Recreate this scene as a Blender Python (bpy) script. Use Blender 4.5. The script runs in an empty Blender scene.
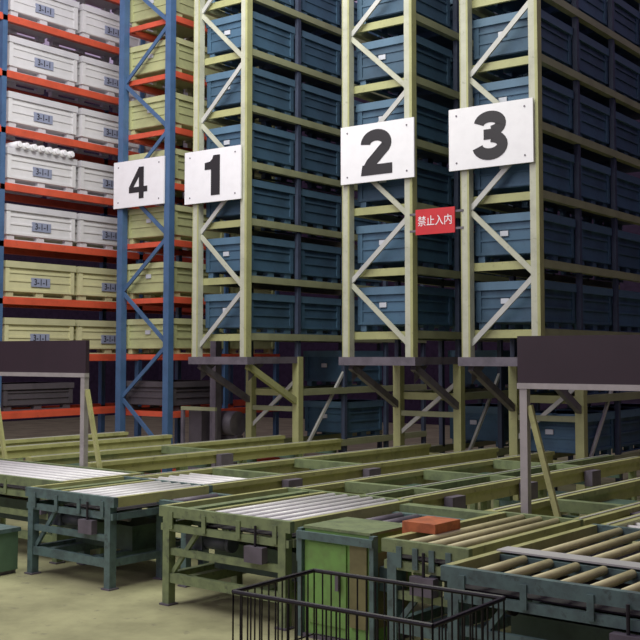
import bpy, math, random
from mathutils import Vector
random.seed(4)
SC = bpy.context.scene
COL = SC.collection
R = math.radians
# ------------------------------------------------------------------ camera model
F = 1090.0; HZ = 355.0; CZ = 2.2; YAW = R(36.6); PITCH = R(3.5)
V0 = HZ - F*math.tan(PITCH)
s_, c_ = math.sin(YAW), math.cos(YAW); sp, cp = math.sin(PITCH), math.cos(PITCH)
RT = Vector((c_, s_, 0)); FW = Vector((-s_*cp, c_*cp, sp)); UP = Vector((s_*sp, -c_*sp, cp))
def ray(u, v): return RT*((u-320)/F) + UP*((V0-v)/F) + FW
def ony(u, v, Y):
    d = ray(u, v); k = Y/d.y; return d.x*k, CZ+d.z*k
def proj(x, y, z):
    p = Vector((x, y, z-CZ)); d = p.dot(FW)
    return 320+F*p.dot(RT)/d, V0-F*p.dot(UP)/d

cam = bpy.data.objects.new('camera', bpy.data.cameras.new('camera'))
COL.objects.link(cam); cam.location = (0, 0, CZ); cam.rotation_euler = (R(90)+PITCH, 0, YAW)
cam.data.sensor_width = 36; cam.data.lens = F/640*36; cam.data.shift_y = -(320-V0)/640
cam.data.clip_end = 200
SC.camera = cam
SC.view_settings.view_transform = 'Standard'
SC.view_settings.gamma = 1.12

# ------------------------------------------------------------------ materials
def lin(c):
    return tuple((x/12.92 if x <= .04045 else ((x+.055)/1.055)**2.4) for x in (v/255 for v in c))
def mat(name, rgb, rough=.55, metal=0.0, var=.25, scale=6.0, dirt=None, dirt_amt=.5, rnd=0.0, scuff=None):
    m = bpy.data.materials.new(name); m.use_nodes = True
    nt = m.node_tree; b = nt.nodes['Principled BSDF']
    b.inputs['Roughness'].default_value = rough; b.inputs['Metallic'].default_value = metal
    tc = nt.nodes.new('ShaderNodeTexCoord')
    n = nt.nodes.new('ShaderNodeTexNoise'); n.inputs['Scale'].default_value = scale; n.inputs['Detail'].default_value = 7
    n.inputs['Roughness'].default_value = .62
    nt.links.new(tc.outputs['Object'], n.inputs['Vector'])
    rp = nt.nodes.new('ShaderNodeValToRGB')
    l = lin(rgb)
    d = lin(dirt) if dirt else tuple(x*(1-var*1.6) for x in l)
    rp.color_ramp.elements[0].position = .36; rp.color_ramp.elements[1].position = .36+.3*(1.2-dirt_amt)
    rp.color_ramp.elements[0].color = (*d, 1); rp.color_ramp.elements[1].color = (*l, 1)
    nt.links.new(n.outputs['Fac'], rp.inputs['Fac'])
    out = rp.outputs['Color']
    if scuff:                      # small worn chips and grime of another colour
        n2 = nt.nodes.new('ShaderNodeTexNoise'); n2.inputs['Scale'].default_value = scuff[1]; n2.inputs['Detail'].default_value = 8
        n2.inputs['Roughness'].default_value = .7
        nt.links.new(tc.outputs['Object'], n2.inputs['Vector'])
        r2 = nt.nodes.new('ShaderNodeValToRGB')
        r2.color_ramp.elements[0].position = .58; r2.color_ramp.elements[1].position = .66
        r2.color_ramp.elements[0].color = (0, 0, 0, 1); r2.color_ramp.elements[1].color = (scuff[2], scuff[2], scuff[2], 1)
        nt.links.new(n2.outputs['Fac'], r2.inputs['Fac'])
        mx = nt.nodes.new('ShaderNodeMixRGB'); mx.inputs['Color2'].default_value = (*lin(scuff[0]), 1)
        nt.links.new(r2.outputs['Color'], mx.inputs['Fac']); nt.links.new(out, mx.inputs['Color1'])
        out = mx.outputs['Color']
    if rnd:
        oi = nt.nodes.new('ShaderNodeObjectInfo'); mr = nt.nodes.new('ShaderNodeMapRange')
        mr.inputs['To Min'].default_value = 1-rnd; mr.inputs['To Max'].default_value = 1+rnd
        nt.links.new(oi.outputs['Random'], mr.inputs['Value'])
        hs = nt.nodes.new('ShaderNodeHueSaturation')
        nt.links.new(mr.outputs['Result'], hs.inputs['Value']); nt.links.new(out, hs.inputs['Color'])
        out = hs.outputs['Color']
    nt.links.new(out, b.inputs['Base Color'])
    bp = nt.nodes.new('ShaderNodeBump'); bp.inputs['Strength'].default_value = .06
    nt.links.new(n.outputs['Fac'], bp.inputs['Height']); nt.links.new(bp.outputs['Normal'], b.inputs['Normal'])
    return m
M_floor = mat('floor_concrete', (158, 158, 114), .85, 0, .25, 1.6, (130, 130, 92), .35, scuff=((104, 100, 80), 5, .6))
M_wall = mat('dark_wall', (58, 46, 66), .9)
M_post = mat('pale_green_post', (182, 184, 164), .5, 0, .12, 3, scuff=((120, 124, 98), 14, .5))
M_edge = mat('lime_edge', (164, 166, 112), .5, 0, .1, 3, scuff=((112, 112, 82), 14, .5))
M_beam = mat('lime_beam', (144, 148, 112), .55, 0, .12, 3, scuff=((92, 94, 78), 12, .4))
M_pale = mat('pale_brace', (186, 187, 182), .5, .1, .1, 3)
M_upr = mat('blue_grey_upright', (52, 62, 84), .6, 0, .2, 4)
M_sill = mat('grey_steel', (100, 94, 104), .5, .1, .2, 5)
M_blue = mat('blue_frame_paint', (62, 94, 134), .5, 0, .12, 4, scuff=((44, 70, 104), 10, .4))
M_red = mat('orange_red_beam', (208, 80, 52), .5, 0, .12, 4, scuff=((150, 60, 46), 10, .4))
M_bblue = mat('blue_bin_steel', (55, 87, 112), .65, 0, .2, 2.5, rnd=.2, scuff=((44, 64, 84), 7, .6))
M_bblue2 = mat('blue_bin_rim', (74, 106, 131), .6, 0, .12, 2.5, rnd=.14, scuff=((54, 76, 98), 12, .5))
M_bwhite = mat('white_bin_steel', (216, 215, 217), .55, 0, .06, 3, rnd=.05)
M_bwhite2 = mat('white_bin_rim', (202, 201, 206), .55, 0, .06, 3)
M_bwhite_ylit = mat('white_bin_steel_yellow_lit', (202, 199, 152), .55, 0, .08, 3, rnd=.06)  # white bin steel with the lower shelves' yellowish light put into its colour
M_bwhite2_ylit = mat('white_bin_rim_yellow_lit', (186, 184, 142), .55, 0, .08, 3)  # rim of the same bins, yellowish light painted in as well
M_bgrn = mat('green_bin_steel', (174, 178, 126), .55, 0, .12, 3, rnd=.1)
M_bgrn2 = mat('green_bin_rim', (184, 186, 136), .55, 0, .12, 3)
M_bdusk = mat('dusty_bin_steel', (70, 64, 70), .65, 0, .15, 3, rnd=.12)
M_plate = mat('label_plate', (190, 194, 204), .5, 0, .05)
M_bplate = mat('blue_plate', (136, 144, 170), .5, 0, .05)
M_ink = mat('ink', (24, 22, 27), .6, 0, .05)
M_sign = mat('sign_white', (238, 238, 242), .45, 0, .03)
M_rsign = mat('sign_red', (200, 36, 40), .45, 0, .08)
M_teal = mat('conveyor_teal', (86, 112, 108), .5, .05, .2, 9, (70, 88, 86), .5, scuff=((52, 60, 58), 11, .7))
M_green = mat('conveyor_green', (122, 138, 92), .5, .05, .2, 9, (98, 112, 78), .5, scuff=((68, 76, 60), 11, .7))
M_rail = mat('rail_yellow', (176, 178, 114), .45, .05, .14, 5, scuff=((108, 110, 78), 9, .6))
M_dgreen = mat('dark_green_plate', (72, 96, 80), .5, .1, .2, 5, scuff=((50, 60, 54), 8, .6))
M_roll = mat('roller_steel', (224, 224, 222), .42, .1, .06, 8)
M_rolly = mat('roller_beige', (204, 197, 146), .45, .05, .1, 8)
M_bluem = mat('motor_grey', (78, 86, 90), .5, .1, .2, 6)
M_orange = mat('orange_rust', (190, 102, 58), .6, .05, .25, 9, scuff=((124, 80, 56), 9, .6))
M_cab = mat('cabinet_green', (112, 162, 76), .55, 0, .1, 7, (104, 140, 70), .45, scuff=((104, 104, 66), 6, .5))
M_cabt = mat('housing_teal_green', (86, 118, 90), .6, 0, .1, 7)
M_cabd = mat('cabinet_brown', (116, 112, 70), .5, 0, .2, 6)
M_brown = mat('barrier_panel', (42, 26, 36), .65, 0, .1, 3)
M_alu = mat('aluminium', (180, 176, 170), .45, .3, .1, 6)
M_wire = mat('black_wire', (22, 20, 26), .45, .4, .1)
M_black = mat('rubber', (30, 27, 32), .8)

# ------------------------------------------------------------------ mesh builder
class MB:
    def __init__(s): s.v = []; s.f = []
    def _hex(s, P):
        n = len(s.v); s.v += [tuple(p) for p in P]
        for q in ((0,3,2,1),(4,5,6,7),(0,1,5,4),(1,2,6,5),(2,3,7,6),(3,0,4,7)): s.f.append(tuple(n+i for i in q))
    def box(s, x0, x1, y0, y1, z0, z1):
        s._hex([(x0,y0,z0),(x1,y0,z0),(x1,y1,z0),(x0,y1,z0),(x0,y0,z1),(x1,y0,z1),(x1,y1,z1),(x0,y1,z1)]); return s
    def bar(s, p, q, w, h, ref=(0,1,0)):
        p, q = Vector(p), Vector(q); d = (q-p).normalized(); r = Vector(ref)
        a = d.cross(r).normalized()*w/2; b = d.cross(a).normalized()*h/2
        s._hex([p-a-b, p+a-b, p+a+b, p-a+b, q-a-b, q+a-b, q+a+b, q-a+b]); return s
    def cyl(s, p, q, r, n=14, r2=None):
        p, q = Vector(p), Vector(q); d = (q-p).normalized(); r2 = r if r2 is None else r2
        a = d.cross(Vector((0,0,1)) if abs(d.z) < .9 else Vector((1,0,0))).normalized(); b = d.cross(a)
        k = len(s.v)
        for i in range(n):
            t = 2*math.pi*i/n; e = a*math.cos(t)+b*math.sin(t)
            s.v.append(tuple(p+e*r)); s.v.append(tuple(q+e*r2))
        for i in range(n):
            j = (i+1) % n; s.f.append((k+2*i, k+2*j, k+2*j+1, k+2*i+1))
        s.f.append(tuple(k+2*i for i in reversed(range(n)))); s.f.append(tuple(k+2*i+1 for i in range(n)))
        return s
    def poly(s, pts):
        k = len(s.v); s.v += [tuple(p) for p in pts]; s.f.append(tuple(range(k, k+len(pts)))); return s
    def build(s, name, m, parent=None, smooth=False, label=None):
        off = Vector((0,0,0)); p = parent
        while p is not None: off += p.location; p = p.parent
        me = bpy.data.meshes.new(name)
        me.from_pydata([tuple(Vector(v)-off) for v in s.v], [], s.f); me.update()
        me.materials.append(m)
        if smooth:
            for p in me.polygons:
                p.use_smooth = len(p.vertices) == 4
        o = bpy.data.objects.new(name, me); COL.objects.link(o); o.parent = parent
        if label: o['label'] = label
        return o
def thing(name, label, cat, loc, group=None):
    o = bpy.data.objects.new(name, None); COL.objects.link(o); o.location = loc
    o.empty_display_size = .2; o['label'] = label; o['category'] = cat
    if group: o['group'] = group
    return o
def struct(o): o['kind'] = 'structure'; return o
def text_mesh(body, size, m, fn, off=0.0):
    cu = bpy.data.curves.new('txt', 'FONT'); cu.body = body; cu.size = size; cu.align_x = 'CENTER'; cu.align_y = 'CENTER'; cu.offset = off
    to = bpy.data.objects.new('txt', cu); COL.objects.link(to)
    bpy.context.view_layer.update()
    me = bpy.data.meshes.new_from_object(to.evaluated_get(bpy.context.evaluated_depsgraph_get()))
    bpy.data.objects.remove(to)
    for v in me.vertices: v.co = Vector(fn(v.co.x, v.co.y))
    me.materials.clear(); me.materials.append(m)
    return me
ORD = ['first','second','third','fourth','fifth','sixth','seventh','eighth','ninth','tenth','eleventh','twelfth']

# ------------------------------------------------------------------ setting
struct(MB().box(-30, 14, -6, 32, -.1, 0).build('floor', M_floor))
struct(MB().box(-30, 14, 30, 30.2, 0, 13).build('wall_back', M_wall))
struct(MB().box(-30.2, -30, -6, 30.2, 0, 13).build('wall_left', M_wall))
struct(MB().box(4.0, 4.2, -6, 30.2, 0, 13).build('light_block_wall', M_wall))  # unseen wall added to block ambient light and darken right-hand rack sides

# ------------------------------------------------------------------ storage bins (prototypes)
def bin_proto(w, l, h, mb, mr, face, rim=.085):
    r = bpy.data.objects.new('storage_bin', None); COL.objects.link(r); r.empty_display_size = .1
    hw, hl = w/2, l/2; t = .03
    b = MB()
    b.box(-hw, hw, -hl, hl, .09, .12)
    b.box(-hw, -hw+t, -hl, hl, .12, h); b.box(hw-t, hw, -hl, hl, .12, h)
    b.box(-hw+t, hw-t, -hl, -hl+t, .12, h); b.box(-hw+t, hw-t, hl-t, hl, .12, h)
    e = .016
    for z0, z1 in ((.1, .14), (h*.45, h*.45+.03), (h*.68, h*.68+.03)):
        b.box(-hw-e, hw+e, -hl-e, -hl, z0, z1); b.box(-hw-e, hw+e, hl, hl+e, z0, z1)
        b.box(-hw-e, -hw, -hl, hl, z0, z1); b.box(hw, hw+e, -hl, hl, z0, z1)
    for x in (-1, 1):
        for y in (-1, 1):
            cx, cy = x*(hw-.02), y*(hl-.02)
            b.box(cx-.042, cx+.042, cy-.042, cy+.042, .1, h-.02)
    b.build('body', mb, r)
    k = MB(); e = .04
    k.box(-hw-e, hw+e, -hl-e, -hl+t, h-rim, h+.012); k.box(-hw-e, hw+e, hl-t, hl+e, h-rim, h+.012)
    k.box(-hw-e, -hw+t, -hl+t, hl-t, h-rim, h+.012); k.box(hw-t, hw+e, -hl+t, hl-t, h-rim, h+.012)
    k.build('rim', mr, r)
    for x in (-1, 1):
        q = MB(); cx = x*(hw-.06)
        q.box(cx-.05, cx+.05, -hl+.01, hl-.01, 0, .02)
        for y in (-1, 0, 1):
            cy = y*(hl-.09)
            q.box(cx-.05, cx+.05, cy-.08, cy+.08, .02, .09)
        q.build('skid', mr, r)
    if face == 'side':       # plate on the long +x side
        p = MB().box(hw+.008, hw+.024, -.21, .21, .20, .36).build('label_plate', M_bplate, r)
        me = text_mesh('3-1-1', .155, M_ink, lambda a, c: (hw+.027, a*.95, .28+c), .003)
        o = bpy.data.objects.new('code_marks', me); COL.objects.link(o); o.parent = p
    elif face == 'front':
        MB().box(-.10, .02, -hl-.026, -hl-.008, .35, .42).build('label_plate', M_plate, r)
    return r
used = set()
def copy_tree(o, par=None):
    n = o.copy(); COL.objects.link(n); n.parent = par
    for ch in list(o.children): copy_tree(ch, n)
    return n
def place_bin(proto, x, y, z, label, group):
    if proto.name in used: o = copy_tree(proto)
    else: o = proto; used.add(proto.name)
    o.location = (x, y, z); o['label'] = label; o['category'] = 'bin'
    if group: o['group'] = group
    return o
def visible(x, y, z0, z1, w=.6):
    us, vs = [], []
    for dx in (-w, w):
        for dy in (-.7, .7):
            for z in (z0, z1):
                u, v = proj(x+dx, y+dy, z); us.append(u); vs.append(v)
    return max(us) > 0 and min(us) < 650 and max(vs) > 0

YF = 13.2; BAY = 1.36; ZT = 9.9
LEV = [.70+.925*i for i in range(10)]
# ------------------------------------------------------------------ racks 1 2 3
def rack(n, xl, xr, nb, knee_right, label):
    t = thing('storage_rack', label, 'rack', ((xl+xr)/2, YF+BAY, 0), 'blue bin racks')
    ye = YF+nb*BAY
    for x, ex in ((xl, xl-.012), (xr-.12, xr)):
        p = MB().box(x, x+.12, YF, YF+.05, 2.17, ZT).box(x, x+.03, YF+.05, YF+.12, 2.17, ZT).box(x+.09, x+.12, YF+.05, YF+.12, 2.17, ZT).build('post', M_post, t)
        MB().box(ex, ex+.012, YF-.004, YF+.124, 2.17, ZT).build('edge_strip', M_edge, p, label='lime green post edge')
        MB().box(x+.09, x+.12, YF-.006, YF, 2.17, ZT).build('edge_strip', M_edge, p, label='lime green post edge')
    z = 2.35; i = n
    while z < 8.6:
        a, b = (xl+.1, xr-.1) if i % 2 else (xr-.1, xl+.1)
        MB().bar((a, YF+.07, z), (b, YF+.07, z+.9), .07, .03).build('brace', M_pale if i % 2 else M_post, t)
        z += .93; i += 1
    MB().box(xl-.06, xr+.06, YF-.03, YF+.15, 2.05, 2.17).build('sill_beam', M_sill, t)
    yb = YF+BAY
    for k, x in enumerate((xl, xr-.12)):
        MB().box(x+.01, x+.11, YF+.15, yb, 2.06, 2.17).build('cantilever_beam', M_sill, t)
        m = M_edge if (k and knee_right) else M_sill
        MB().bar((x+.06, YF+.12, 2.03), (x+.06, yb+.02, 1.42), .1, .08, (1,0,0)).build('knee_brace', m, t)
        MB().poly([(x+.05, YF+.15, 2.05), (x+.05, YF+.55, 2.05), (x+.05, YF+.15, 1.78)]).build('gusset_plate', M_sill, t)
        MB().box(x, x+.13, yb, yb+.13, 0, 2.17).box(x-.06, x+.19, yb-.06, yb+.19, 0, .02).build('foot_post', M_edge, t)
    MB().bar((xl+.06, yb+.06, .95), (xr-.06, yb+.06, 1.8), .06, .04).build('foot_brace', M_pale, t)
    MB().box(xl+.13, xr-.13, yb+.03, yb+.09, 1.25, 1.33).build('foot_cross_beam', M_beam, t)
    MB().bar((xr-.06, yb+.1, .4), (xr-.06, yb+BAY+.05, 1.9), .05, .04, (1,0,0)).build('foot_brace', M_pale, t)
    for k in range(1, nb+1):
        y = YF+k*BAY
        for x in (xl+.02, xr-.09):
            MB().box(x, x+.07, y+.02, y+.1, 2.17 if k == 1 else 0, ZT).build('upright', M_upr, t)
    for li, z in enumerate(LEV):
        y0 = YF+.12 if li >= 2 else YF+BAY+.1
        for x in (xl, xr-.1):
            MB().box(x, x+.1, y0, ye+.1, z-.11, z-.03).box(x+.01, x+.09, y0, ye+.1, z-.03, z).build('beam', M_beam, t)
        MB().box(xl+.1, xr-.1, y0+.01, y0+.06, z-.12, z-.01).build('cross_beam', M_edge, t)
    for li, z in enumerate(LEV):
        for b in range(nb):
            if li < 2 and (b == 0 or (b == 1 and n != 3)): continue
            if b == 3 and n != 3: continue
            x = (xl+xr)/2; y = YF+.1+BAY*(b+.5)
            if not visible(x, y, z, z+.75): continue
            place_bin(P_blue, x, y, z, 'blue steel bin, %s level up, %s bay back in the rack signed %d' % (ORD[li], ORD[b], n), 'blue bins in the numbered racks')
    return t
P_blue = bin_proto(.93, 1.08, .64, M_bblue, M_bblue2, 'front', .10)
def px(u): return ony(u, 250, YF)[0]
X1 = (px(193), px(246)); X2 = (px(343), px(412)); X3 = (px(462), px(539))
rack(1, *X1, 4, True, 'tall lime-posted rack of blue bins carrying the white sign 1')
rack(2, *X2, 4, False, 'tall lime-posted rack of blue bins carrying the white sign 2')
rack(3, *X3, 4, False, 'tall lime-posted rack of blue bins carrying the white sign 3')

# ------------------------------------------------------------------ rack 4 (blue frame, red beams)
Y4 = 13.6
x4l = ony(117, 250, Y4)[0]; x4r = ony(169, 250, Y4)[0]
t = thing('storage_rack', 'rack with blue lattice end frame carrying the white sign 4', 'rack', ((x4l+x4r)/2, Y4, 0))
RLEV = [.22+i for i in range(10)]
for x in (x4l, x4r-.13):
    MB().box(x, x+.13, Y4, Y4+.05, 0, ZT).box(x, x+.03, Y4+.05, Y4+.13, 0, ZT).box(x+.1, x+.13, Y4+.05, Y4+.13, 0, ZT).build('post', M_blue, t)
z = .5; i = 0
while z < 9:
    a, b = (x4l+.1, x4r-.1) if i % 2 else (x4r-.1, x4l+.1)
    MB().bar((a, Y4+.07, z), (b, Y4+.07, z+.92), .07, .03).build('brace', M_blue, t)
    z += .95; i += 1
for k in (1, 2):
    for x in (x4l+.02, x4r-.1):
        MB().box(x, x+.08, Y4+k*1.5, Y4+k*1.5+.09, 0, ZT).build('upright', M_blue, t)
P_grn = bin_proto(x4r-x4l-.16, 1.28, .61, M_bgrn, M_bgrn2, 'front')
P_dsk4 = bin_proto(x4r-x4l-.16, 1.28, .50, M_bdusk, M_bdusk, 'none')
for li, z in enumerate(RLEV):
    for x in (x4l, x4r-.11):
        MB().box(x, x+.11, Y4+.13, Y4+3.1, z-.11, z-.03).box(x+.01, x+.1, Y4+.13, Y4+3.1, z-.03, z).build('beam', M_red, t)
    MB().box(x4l+.11, x4r-.11, Y4+.15, Y4+.21, z-.10, z-.01).build('cross_beam', M_red, t)
    for b in range(2):
        x = (x4l+x4r)/2; y = Y4+.1+1.5*(b+.5)
        if li < 1 or not visible(x, y, z, z+.75): continue
        if li == 1:
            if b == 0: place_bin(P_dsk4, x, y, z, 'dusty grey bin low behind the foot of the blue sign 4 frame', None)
            continue
        place_bin(P_grn, x, y, z, 'yellow-green bin, %s level up, %s bay back behind the sign 4 frame' % (ORD[li], ORD[b]), 'yellow-green bins in the sign 4 rack')

# ------------------------------------------------------------------ red rack at the left
XR = -15.7; XL = XR-1.15; Y0 = 11.85; BP = 1.67
t = thing('storage_rack', 'long rack with orange-red beams full of white bins at far left', 'rack', ((XL+XR)/2, Y0, 0))
for k in range(3):
    for x in (XL, XR-.1):
        y = Y0+k*BP*2-.05
        MB().box(x, x+.1, y, y+.1, 0, ZT).build('upright', M_blue, t)
BH = .62
P_wht = bin_proto(1.0, 1.50, BH, M_bwhite, M_bwhite2, 'side', .10)
P_wht_ylit = bin_proto(1.0, 1.50, BH, M_bwhite_ylit, M_bwhite2_ylit, 'side', .10)
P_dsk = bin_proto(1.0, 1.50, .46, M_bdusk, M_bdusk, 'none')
for li, z in enumerate(RLEV):
    for x in (XL, XR-.1):
        MB().box(x, x+.1, Y0-1.8, Y0+BP*4+.1, z-.13, z-.03).box(x+.01, x+.08, Y0-1.8, Y0+BP*4+.1, z-.03, z).build('beam', M_red, t)
    for b in range(4):
        x = (XL+XR)/2+.02; y = Y0+.06+BP*(b+.5)
        if li < 1 or not visible(x, y, z, z+.75): continue
        if li == 1:
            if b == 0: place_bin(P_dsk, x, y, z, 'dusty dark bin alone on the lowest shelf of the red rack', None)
            continue
        w = li >= 4  # lower shelves take the copy with yellow light in its colour
        place_bin(P_wht if w else P_wht_ylit, x, y, z, '%s bin with code plate, %s shelf up, %s from left in the red rack' % ('white steel' if w else 'yellow-lit white', ORD[li], ORD[b]), 'bins in the red rack')
# white rods lying across the rims of one white bin, round ends to the front
bz = RLEV[5]+BH+.012+.062
for k in range(8):
    y = Y0+.06+BP*.5-.60+k*.17
    o = MB().cyl((XR-1.0, y, bz), (XR+.07, y, bz), .062, 16).cyl((XR+.07, y, bz), (XR+.09, y, bz), .062, 16, .045).build('white_rod', M_sign, None, True)
    o['label'] = 'white rod lying across the top of a white bin in the red rack'; o['category'] = 'rod'; o['group'] = 'white rods on the bin'

# ------------------------------------------------------------------ number signs
def ribbon(mb, pts, w, y, T, n0=None):
    L = []; Rr = []
    for i, p in enumerate(pts):
        a = pts[max(i-1, 0)]; b = pts[min(i+1, len(pts)-1)]
        dx, dz = b[0]-a[0], b[1]-a[1]; l = math.hypot(dx, dz) or 1
        nx, nz = -dz/l*w/2, dx/l*w/2
        L.append(T(p[0]+nx, p[1]+nz, y)); Rr.append(T(p[0]-nx, p[1]-nz, y))
    for i in range(len(pts)-1): mb.poly([L[i], Rr[i], Rr[i+1], L[i+1]])
def arc(cx, cz, rx, rz, a0, a1, n=18):
    return [(cx+rx*math.cos(R(a0+(a1-a0)*i/n)), cz+rz*math.sin(R(a0+(a1-a0)*i/n))) for i in range(n+1)]
def numeral(mb, ch, T, y):
    P = lambda pts, o=0: mb.poly([T(a, b, y-o) for a, b in pts])
    if ch == '1':
        P([(.23,0),(.53,0),(.53,1),(.31,1),(.27,.91),(.19,.85),(.02,.83),(.02,.65),(.23,.65)])
    elif ch == '2':
        ribbon(mb, arc(.42,.69,.275,.185,182,-28)+[(.46,.42),(.27,.25),(.17,.1)], .255, y, T)
        P([(.02,0),(.84,0),(.84,.23),(.06,.23)], .001)
    elif ch == '3':
        ribbon(mb, arc(.42,.73,.25,.155,174,-82), .235, y, T)
        ribbon(mb, arc(.42,.295,.28,.18,84,-174), .24, y-.001, T)
        P([(.28,.42),(.50,.42),(.50,.63),(.28,.63)], .002)
    else:
        P([(.44,0),(.66,0),(.66,1),(.44,1)]); P([(0,.20),(.82,.20),(.82,.38),(0,.38)], .001)
        P([(0,.38),(.21,.38),(.56,.84),(.56,1),(.44,1)], .002)
def number_sign(ch, u0, u1, vc0, vc1, Y, h, nh, label, off=0):
    xa, za = ony(u0, vc0, Y); xb, zb = ony(u1, vc1, Y); zc = (za+zb)/2
    t = thing('number_sign', label, 'sign', ((xa+xb)/2, Y, zc-h/2), 'aisle number signs')
    MB().box(xa, xb, Y-.03, Y, zc-h/2, zc+h/2).build('sign_panel', M_sign, t)
    w = {'1': .54, '2': .86, '3': .84, '4': .82}[ch]*nh
    ox = (xa+xb)/2-w/2+off; oz = zc-nh/2
    T = lambda a, b, y: (ox+a*nh, y, oz+b*nh)
    m = MB(); numeral(m, ch, T, Y-.034); m.build('numeral', M_ink, t)
    for x in (xa+.12, xb-.12):
        for z in (zc-h/2+.1, zc+h/2-.1): MB().cyl((x, Y-.036, z), (x, Y-.03, z), .014, 8).build('bolt', M_sill, t)
number_sign('1', 186, 242, 178, 173, YF-.03, .87, .66, 'white square sign with a bold black 1 on lime lattice posts')
number_sign('2', 342, 415, 156, 148, YF-.03, .86, .67, 'white sign with a bold black 2 between signs 1 and 3')
number_sign('3', 450, 534, 140, 131, YF-.03, .86, .67, 'white sign with a bold black 3, largest and rightmost sign')
number_sign('4', 115, 165, 186, 180, Y4-.02, .84, .57, 'white sign with a black 4 on the blue lattice frame')

# red warning sign in the gap between racks 2 and 3
xa, za = ony(416, 223, YF-.02); xb, zb = ony(455, 219, YF-.02); zc = (za+zb)/2
t = thing('warning_sign', 'small red sign with white Chinese characters between signs 2 and 3', 'sign', ((xa+xb)/2, YF, zc-.18))
MB().box(xa, xb, YF-.03, YF-.01, zc-.18, zc+.18).build('sign_panel', M_rsign, t)
for z in (zc+.12, zc-.12):
    MB().box(X2[1]-.03, X3[0]+.03, YF-.01, YF, z-.015, z+.015).build('mounting_strip', M_sill, t)
me = text_mesh('禁止入内', .15, M_sign, lambda a, b: (a, -.033, .18+b))
xs = [v.co.x for v in me.vertices]; k = (xb-xa)*.86/max(.01, (max(xs)-min(xs)))
for v in me.vertices: v.co = Vector((v.co.x*k, -.033, .18+(v.co.z-.18)*k*1.1))
wo = bpy.data.objects.new('lettering', me); COL.objects.link(wo); wo.parent = t

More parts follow.
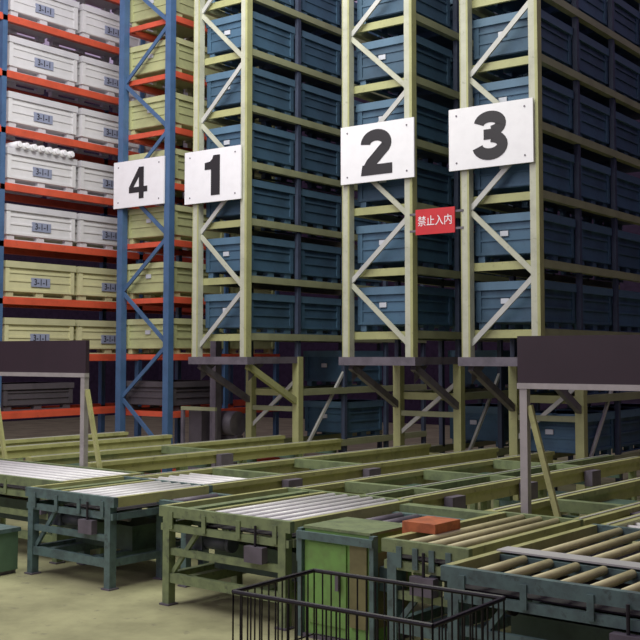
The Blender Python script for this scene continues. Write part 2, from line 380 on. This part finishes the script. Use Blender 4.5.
# ------------------------------------------------------------------ conveyors
ZC = .85
LANES = []
def leg_at(t, x, y, w, h, m):
    l = MB().box(x, x+w, y, y+w, .015, h).build('leg', m, t)
    MB().box(x-.02, x+w+.02, y-.02, y+w+.02, 0, .015).build('foot_plate', M_sill, l)
def roller_table(x0, x1, y0, y1, axis, step, label, mroll=M_roll, mframe=M_teal, mleg=M_green, motor=None, mend=M_rail, split=None, rx0=None):
    t = thing('roller_conveyor', label, 'conveyor', ((x0+x1)/2, (y0+y1)/2, 0), 'roller tables in front of the racks'); LANES.append(t)
    w = .055; ZR = ZC+.012; fh = .08; zl = ZC-.20
    for ya in (y0, y1-w):
        MB().box(x0, x1, ya, ya+w, ZC-fh, ZR).build('side_rail', mframe, t)
        MB().box(x0+.02, x1-.02, ya+.005, ya+w-.005, zl, zl+.06).build('lower_rail', mframe, t)
    for x in (x0, x1-w):
        MB().box(x, x+w, y0+w, y1-w, ZC-fh, ZR).build('end_rail', mend, t)
        MB().box(x+.005, x+w-.005, y0+w, y1-w, zl, zl+.06).build('lower_rail', mframe, t)
    rr = .030
    spans = [(y0+w, y1-w)]
    if split:
        spans = [(y0+w, split-.10), (split+.10, y1-w)]
        for ys in (split-.10, split+.05): MB().box(x0+w, x1-w, ys, ys+.05, ZC-fh, ZC-.004).build('inner_rail', mframe, t)
        MB().box(x0+.02, x1-.02, split-.08, split+.08, ZR, ZR+.012).build('top_strip', M_pale, t)
    xa = x0
    if rx0:
        xa = rx0-w
        MB().box(xa, rx0, y0+w, y1-w, ZC-fh, ZR).build('inner_rail', mend, t)
        MB().box(x0+w, xa, y0+w, y1-w, ZC-fh, ZC-fh+.02).build('deck_plate', M_dgreen, t)
        xm = (x0+w+xa)/2
        MB().box(xm-.05, xm+.05, y0+w, y1-w, ZC-fh+.02, ZC).build('chain_guide', M_green, t)
    MB().box((xa if rx0 else x0)+w, x1-w, y0+w, y1-w, zl+.07, zl+.08).build('shade_sheet', M_black, t)  # black sheet standing in for the shade seen between the rollers
    if axis == 'y':
        n = int((x1-xa-2*w)/step); s0 = (xa+x1)/2-(n-1)*step/2
        for i in range(n):
            x = s0+i*step
            for a, b in spans: MB().cyl((x, a, ZC-.018), (x, b, ZC-.018), rr).build('roller', mroll, t, True)
    else:
        n = int((y1-y0-2*w)/step); s0 = (y0+y1)/2-(n-1)*step/2
        for i in range(n):
            y = s0+i*step
            MB().cyl((x0+w, y, ZC-.018), (x1-w, y, ZC-.018), rr).build('roller', mroll, t, True)
    lw = .08
    lx = [x0+.05, x1-.05-lw]; ly = [y0+.0, (y0+y1)/2, y1-lw]
    for x in lx:
        for y in ly: leg_at(t, x, y, lw, ZC-fh, mleg)
    for y in (ly[0], ly[2]):
        MB().box(lx[0]+lw, lx[1], y+.012, y+.068, .20, .28).build('stretcher', mleg, t)
        MB().box(lx[0]+lw, lx[1], y+.02, y+.06, .44, .50).build('stretcher', mframe, t)
    for x in lx:
        MB().box(x+.01, x+.07, ly[0]+lw, ly[2], .21, .28).build('stretcher', mleg, t)
    MB().bar((lx[0]+lw, y0+.05, .28), (lx[0]+.40, y0+.05, zl+.02), .04, .03).build('diagonal_brace', mleg, t)
    y = y0+.35
    while y < y1-.2:
        MB().box(x0+w, x1-w, y, y+.05, zl+.01, zl+.07).build('cross_member', M_dgreen, t)
        y += .38
    MB().box(x0+.25, x1-.25, y0+.45, y0+.95, .28, .52).build('drive_box', M_dgreen, t)
    for x in (x0+.3, x1-.38): MB().box(x, x+.08, y0+.05, y1-.05, .20, .28).build('drive_support', mleg, t)
    MB().cyl((x0+.12, y0+.3, zl-.03), (x1-.12, y0+.3, zl-.03), .024, 10).build('drive_shaft', M_sill, t, True)
    for x in (x0+.35, x1-.35): MB().cyl((x-.02, y0+.3, zl-.03), (x+.02, y0+.3, zl-.03), .075, 16).build('sprocket', M_black, t, True)
    jb = MB().box(x1-.46, x1-.26, y0-.05, y0+.02, .50, .63).build('junction_box', M_sill, t)
    MB().cyl((x1-.36, y0-.02, .63), (x1-.36, y0-.02, ZC-fh+.03), .012, 8).build('cable', M_black, jb)
    for i in range(4):
        x = x0+.16+i*(x1-x0-.32)/3
        MB().box(x-.022, x+.022, y0-.012, y0, zl+.02, ZC-.03).build('bracket', mleg, t)
    if motor:
        mx, my = motor
        g = MB().box(mx-.1, mx+.1, my-.06, my+.1, .50, .66).build('gearbox', M_bluem, t)
        MB().cyl((mx+.1, my+.02, .57), (mx+.36, my+.02, .57), .065, 16).cyl((mx+.36, my+.02, .57), (mx+.40, my+.02, .57), .072, 16).build('motor', M_bluem, g, True)
    return t
def chain_conveyor(x0, x1, y0, y1, label, mrail=M_rail, plates=(), mid=None, rolls=(), heads=()):
    t = thing('chain_conveyor', label, 'conveyor', ((x0+x1)/2, (y0+y1)/2, 0), 'chain conveyors running under the racks'); LANES.append(t)
    xs = [(x0, mrail), (x1-.13, mrail)]
    if mid: xs.insert(1, (x0+(x1-x0)*mid, M_green))
    for x, m in xs:
        r = MB().box(x, x+.13, y0, y1, ZC-.05, ZC).box(x+.03, x+.10, y0, y1, ZC-.17, ZC-.05).build('rail', m, t)
        MB().box(x+.055, x+.075, y0+.05, y1-.05, ZC, ZC+.01).build('chain', M_pale, r)
    y = y0+.25
    while y < y1:
        MB().box(x0+.1, x1-.1, y, y+.07, ZC-.24, ZC-.17).build('cross_member', M_dgreen, t)
        y += .95
    y = y0+.3
    while y < y1:
        for x in (x0+.02, x1-.11): leg_at(t, x, y, .08, ZC-.17, M_green)
        MB().box(x0+.1, x1-.1, y+.01, y+.07, .25, .33).build('stretcher', M_teal, t)
        y += 1.25
    for a, b in plates: MB().box(x0+.13, x1-.13, a, b, ZC-.15, ZC-.13).build('deck_plate', M_dgreen, t)
    for a, b in rolls:
        y = a
        while y < b:
            MB().cyl((x0+.13, y, ZC-.05), (x1-.13, y, ZC-.05), .03, 12).build('roller', M_roll, t, True)
            y += .16
    for y in heads:
        MB().box(x0+.13, x1-.13, y, y+.10, ZC-.10, ZC+.005).build('tie_beam', M_green, t)
        MB().box(x1, x1+.10, y-.08, y+.16, ZC-.22, ZC-.04).build('bearing_block', M_sill, t)
    return t
def bridge(x0, x1, y0, y1, label):
    t = thing('transfer_bridge', label, 'conveyor bridge', ((x0+x1)/2, (y0+y1)/2, 0)); LANES.append(t)
    for y in (y0, y1-.07): MB().box(x0, x1, y, y+.07, ZC-.2, ZC-.06).build('side_rail', M_teal, t)
    MB().box(x0, x1, y0+.07, y1-.07, ZC-.18, ZC-.14).build('deck_plate', M_dgreen, t)
    n = max(2, int((x1-x0)/.17))
    for i in range(n):
        x = x0+(i+.5)*(x1-x0)/n
        MB().cyl((x, y0+.07, ZC-.09), (x, y1-.07, ZC-.09), .04, 12).build('roller', M_sill, t, True)
    for y in (y0+.01, y1-.08): leg_at(t, (x0+x1)/2-.03, y, .07, ZC-.2, M_teal)
YE = 14.3
roller_table(-11.9, -9.13, 7.55, 8.72, 'x', .17, 'leftmost white-lit roller table below the left barrier', M_roll, M_green, M_green)
roller_table(-9.05, -7.68, 7.05, 8.36, 'y', .15, 'second roller table from the left, teal legs on bare floor', M_roll, M_teal, M_teal, motor=(-8.72, 7.22), rx0=-8.5)
roller_table(-6.98, -5.44, 6.98, 8.72, 'y', .15, 'bright roller table left of the green housing', M_roll, M_green, M_green, motor=(-6.65, 7.15), rx0=-6.42)
t4 = roller_table(-4.42, -3.68, 6.82, 8.6, 'y', .16, 'narrow beige roller table with an orange end piece', M_rolly, M_green, M_teal)
MB().box(-4.50, -4.20, 7.2, 7.55, ZC+.014, ZC+.085).box(-4.50, -4.423, 7.2, 7.55, ZC-.20, ZC+.014).build('end_piece', M_orange, t4, label='dull orange painted end piece')
MB().box(-5.4, -4.42, 8.45, 8.6, ZC-.13, ZC).build('link_beam', M_green, t4)
roller_table(-3.52, -1.9, 6.22, 8.45, 'y', .19, 'nearest roller table with pale strip and yellowish rollers at right edge', M_rolly, M_teal, M_teal, split=6.97)
chain_conveyor(-14.6, -13.35, 9.3, 13.1, 'low rails leading under the blue sign 4 frame')
chain_conveyor(-11.9, -10.55, 9.1, YE-.1, 'yellow-green rails behind the leftmost roller table', plates=((9.6, 10.6),), heads=(11.4,))
chain_conveyor(-9.05, -7.75, 8.38, YE, 'yellow-green rails running under the rack signed 2', plates=((9.9, 10.6), (11.4, 12.2)), rolls=((8.6, 9.4),), heads=(9.6, 11.1))
chain_conveyor(-6.98, -5.55, 8.74, YE, 'yellow-green rails running under the rack signed 3', plates=((10.0, 10.8), (11.4, 12.4)), mid=.62, heads=(9.5, 11.0, 12.6))
chain_conveyor(-4.62, -3.68, 8.62, YE, 'narrow twin rails beside the post of the right barrier', plates=((10, 11),), heads=(9.6,))
chain_conveyor(-3.5, -2.1, 8.47, YE, 'rightmost rails behind the nearest roller table', plates=((9.6, 10.4),), rolls=((8.6, 9.3),), heads=(9.4,))
bridge(-7.66, -7.0, 7.6, 8.35, 'short low roller bridge between the second and the bright roller tables')
bridge(-5.42, -4.52, 7.62, 8.43, 'short low roller bridge behind the green housing')

# lift machine in the aisle between the blue frame and the rack signed 1
t = thing('lift_machine', 'dark low lift machine in the aisle between signs 4 and 1', 'machine', (-12.9, 14.2, 0))
MB().box(-13.3, -12.5, 13.9, 14.9, .03, .35).build('base', M_sill, t)
MB().box(-13.25, -12.95, 14.0, 14.3, .35, 1.25).build('motor_cabinet', M_bdusk, t)
MB().box(-12.85, -12.72, 14.1, 14.25, .35, 2.6).build('mast', M_sill, t)
MB().cyl((-12.9, 14.5, 1.0), (-12.55, 14.5, 1.0), .22, 20).build('drum', M_sill, t, True)
MB().box(-12.95, -12.5, 14.42, 14.58, .35, .80).build('drum_bracket', M_bdusk, t)
MB().box(-13.3, -12.5, 13.85, 13.9, 1.25, 1.31).build('guard_rail', M_beam, t)
for x in (-13.3, -12.56): MB().box(x, x+.06, 13.85, 13.9, .03, 1.25).build('guard_post', M_sill, t)
for x in (-13.25, -12.65): MB().box(x, x+.12, 13.95, 14.85, 0, .03).build('foot', M_black, t)

# ------------------------------------------------------------------ green housing, motor housing
cx0, cx1 = -5.26, -4.62
t = thing('machine_housing', 'worn bright green machine housing standing between two roller tables', 'machine housing', ((cx0+cx1)/2, 7.2, 0)); LANES.append(t)
MB().box(cx0, cx1, 6.95, 7.5, .03, .84).build('body', M_cab, t)
MB().box(cx0-.008, cx1+.008, 6.942, 7.508, .84, .86).build('top_plate', M_green, t)
d = MB().box(cx0+.05, cx1-.22, 6.935, 6.95, .12, .74).build('door', M_cab, t)
MB().box(cx1-.30, cx1-.27, 6.90, 6.935, .40, .52).build('handle', M_sill, d)
MB().box(cx1-.18, cx1-.02, 6.93, 6.95, .14, .78).build('front_panel', M_cabd, t)
MB().box(cx1, cx1+.012, 7.02, 7.43, .14, .7).build('side_panel', M_cabd, t)
for x in (cx0-.05, cx1+.012): MB().box(x, x+.04, 6.92, 6.98, 0, .84).build('frame_post', M_teal, t)
MB().box(cx0-.05, cx1+.052, 6.90, 6.93, .76, .82).build('frame_bar', M_teal, t)
MB().box(cx0-.02, cx1+.012, 6.93, 7.52, 0, .03).build('plinth', M_sill, t)
MB().box(cx0-.13, cx0, 7.0, 7.3, .56, .76).build('side_arm', M_teal, t)
MB().box(cx1+.012, cx1+.12, 7.05, 7.25, .42, .60).build('side_arm', M_teal, t)
t = thing('motor_housing', 'low dull green motor housing on the floor at the left edge', 'motor housing', (-9.4, 7.0, 0))
MB().box(-9.85, -9.12, 6.65, 7.15, .04, .42).build('body', M_cabt, t)
MB().box(-9.87, -9.1, 6.63, 7.17, .42, .46).build('lid', M_teal, t)
for x in (-9.8, -9.25): MB().box(x, x+.1, 6.65, 7.15, 0, .04).build('foot', M_sill, t)

# the whole conveyor line stands slightly askew to the racks
A = R(-2.6); PX, PY = -6.0, 7.5
for o in LANES:
    dx, dy = o.location.x-PX, o.location.y-PY
    o.location.x = PX+dx*math.cos(A)-dy*math.sin(A)
    o.location.y = PY+dx*math.sin(A)+dy*math.cos(A)
    o.rotation_euler.z = A

# ------------------------------------------------------------------ barriers
def barrier(x0, x1, y, z0, z1, label, legs):
    t = thing('guard_barrier', label, 'barrier', ((x0+x1)/2, y, 0), 'dark panel barriers')
    MB().box(x0, x1, y-.03, y+.03, z0, z1).build('panel', M_brown, t)
    MB().box(x0, x1, y-.045, y+.03, z0-.05, z0).build('bottom_bar', M_alu, t)
    for x in legs:
        MB().box(x, x+.07, y-.035, y+.035, 0, z0-.05).box(x-.06, x+.13, y-.1, y+.1, 0, .015).build('post', M_alu, t)
        MB().bar((x+.08, y, z0-.2), (x+.40, y, .55), .05, .04).bar((x+.40, y, .58), (x+.07, y, .5), .04, .04).build('strut', M_rail, t)
barrier(-4.42, -2.0, 8.95, 1.95, 2.37, 'dark maroon panel barrier on aluminium post at the right', (-4.40, -2.1))
barrier(-12.1, -10.18, 8.97, 1.98, 2.38, 'dark maroon panel barrier on posts at the left edge', (-12.05, -10.26))

# ------------------------------------------------------------------ wire cart
x0, x1, y0, y1, zt, zb = -3.95, -2.70, 4.53, 5.26, .92, .25
t = thing('wire_basket_cart', 'black wire basket cart in the foreground', 'cart', ((x0+x1)/2, (y0+y1)/2, 0))
m = MB()
for a, b in (((x0,y0),(x1,y0)), ((x1,y0),(x1,y1)), ((x1,y1),(x0,y1)), ((x0,y1),(x0,y0))): m.cyl((*a, zt), (*b, zt), .013, 8)
m.build('rim', M_wire, t)
def panel(a, b):
    m = MB(); a = Vector(a); b = Vector(b); n = int((b-a).length/.06)
    for i in range(n+1):
        p = a.lerp(b, i/n); m.cyl((p.x, p.y, zb), (p.x, p.y, zt), .005, 6)
    for z in (zb+.02, zb+.3): m.cyl((a.x, a.y, z), (b.x, b.y, z), .005, 6)
    m.build('wire_panel', M_wire, t)
panel((x0,y0), (x1,y0)); panel((x1,y0), (x1,y1)); panel((x1,y1), (x0,y1)); panel((x0,y1), (x0,y0))
m = MB()
for i in range(12): 
    y = y0+(y1-y0)*i/11; m.cyl((x0, y, zb), (x1, y, zb), .006, 6)
for i in range(18):
    x = x0+(x1-x0)*i/17; m.cyl((x, y0, zb), (x, y1, zb), .006, 6)
m.build('base_grid', M_wire, t)
for x in (x0+.08, x1-.08):
    for y in (y0+.08, y1-.08):
        c = MB().box(x-.03, x+.03, y-.03, y+.03, .11, zb).build('caster', M_sill, t)
        MB().cyl((x, y-.02, .06), (x, y+.02, .06), .06, 16).build('wheel', M_black, c, True)

# ------------------------------------------------------------------ light
w = bpy.data.worlds.new('world'); SC.world = w; w.use_nodes = True
w.node_tree.nodes['Background'].inputs['Color'].default_value = (.43, .32, .50, 1)
w.node_tree.nodes['Background'].inputs['Strength'].default_value = .70
def area(name, loc, aim, size, e, col):
    l = bpy.data.lights.new(name, 'AREA'); l.size = size; l.energy = e; l.color = col
    o = bpy.data.objects.new(name, l); COL.objects.link(o); o.location = loc
    o.rotation_euler = (Vector(aim)-Vector(loc)).to_track_quat('-Z', 'Y').to_euler()
area('hall_light', (-9, 2, 9.5), (-10, 12, 2.5), 7, 540, (1, .97, .96))
area('overhead_light', (-7.5, 8.8, 11), (-7.5, 8.8, 0), 6, 560, (.98, 1, .82))
area('rack_light', (-10.5, 9.5, 10), (-15.7, 13, 5), 4, 320, (1, .98, .98))
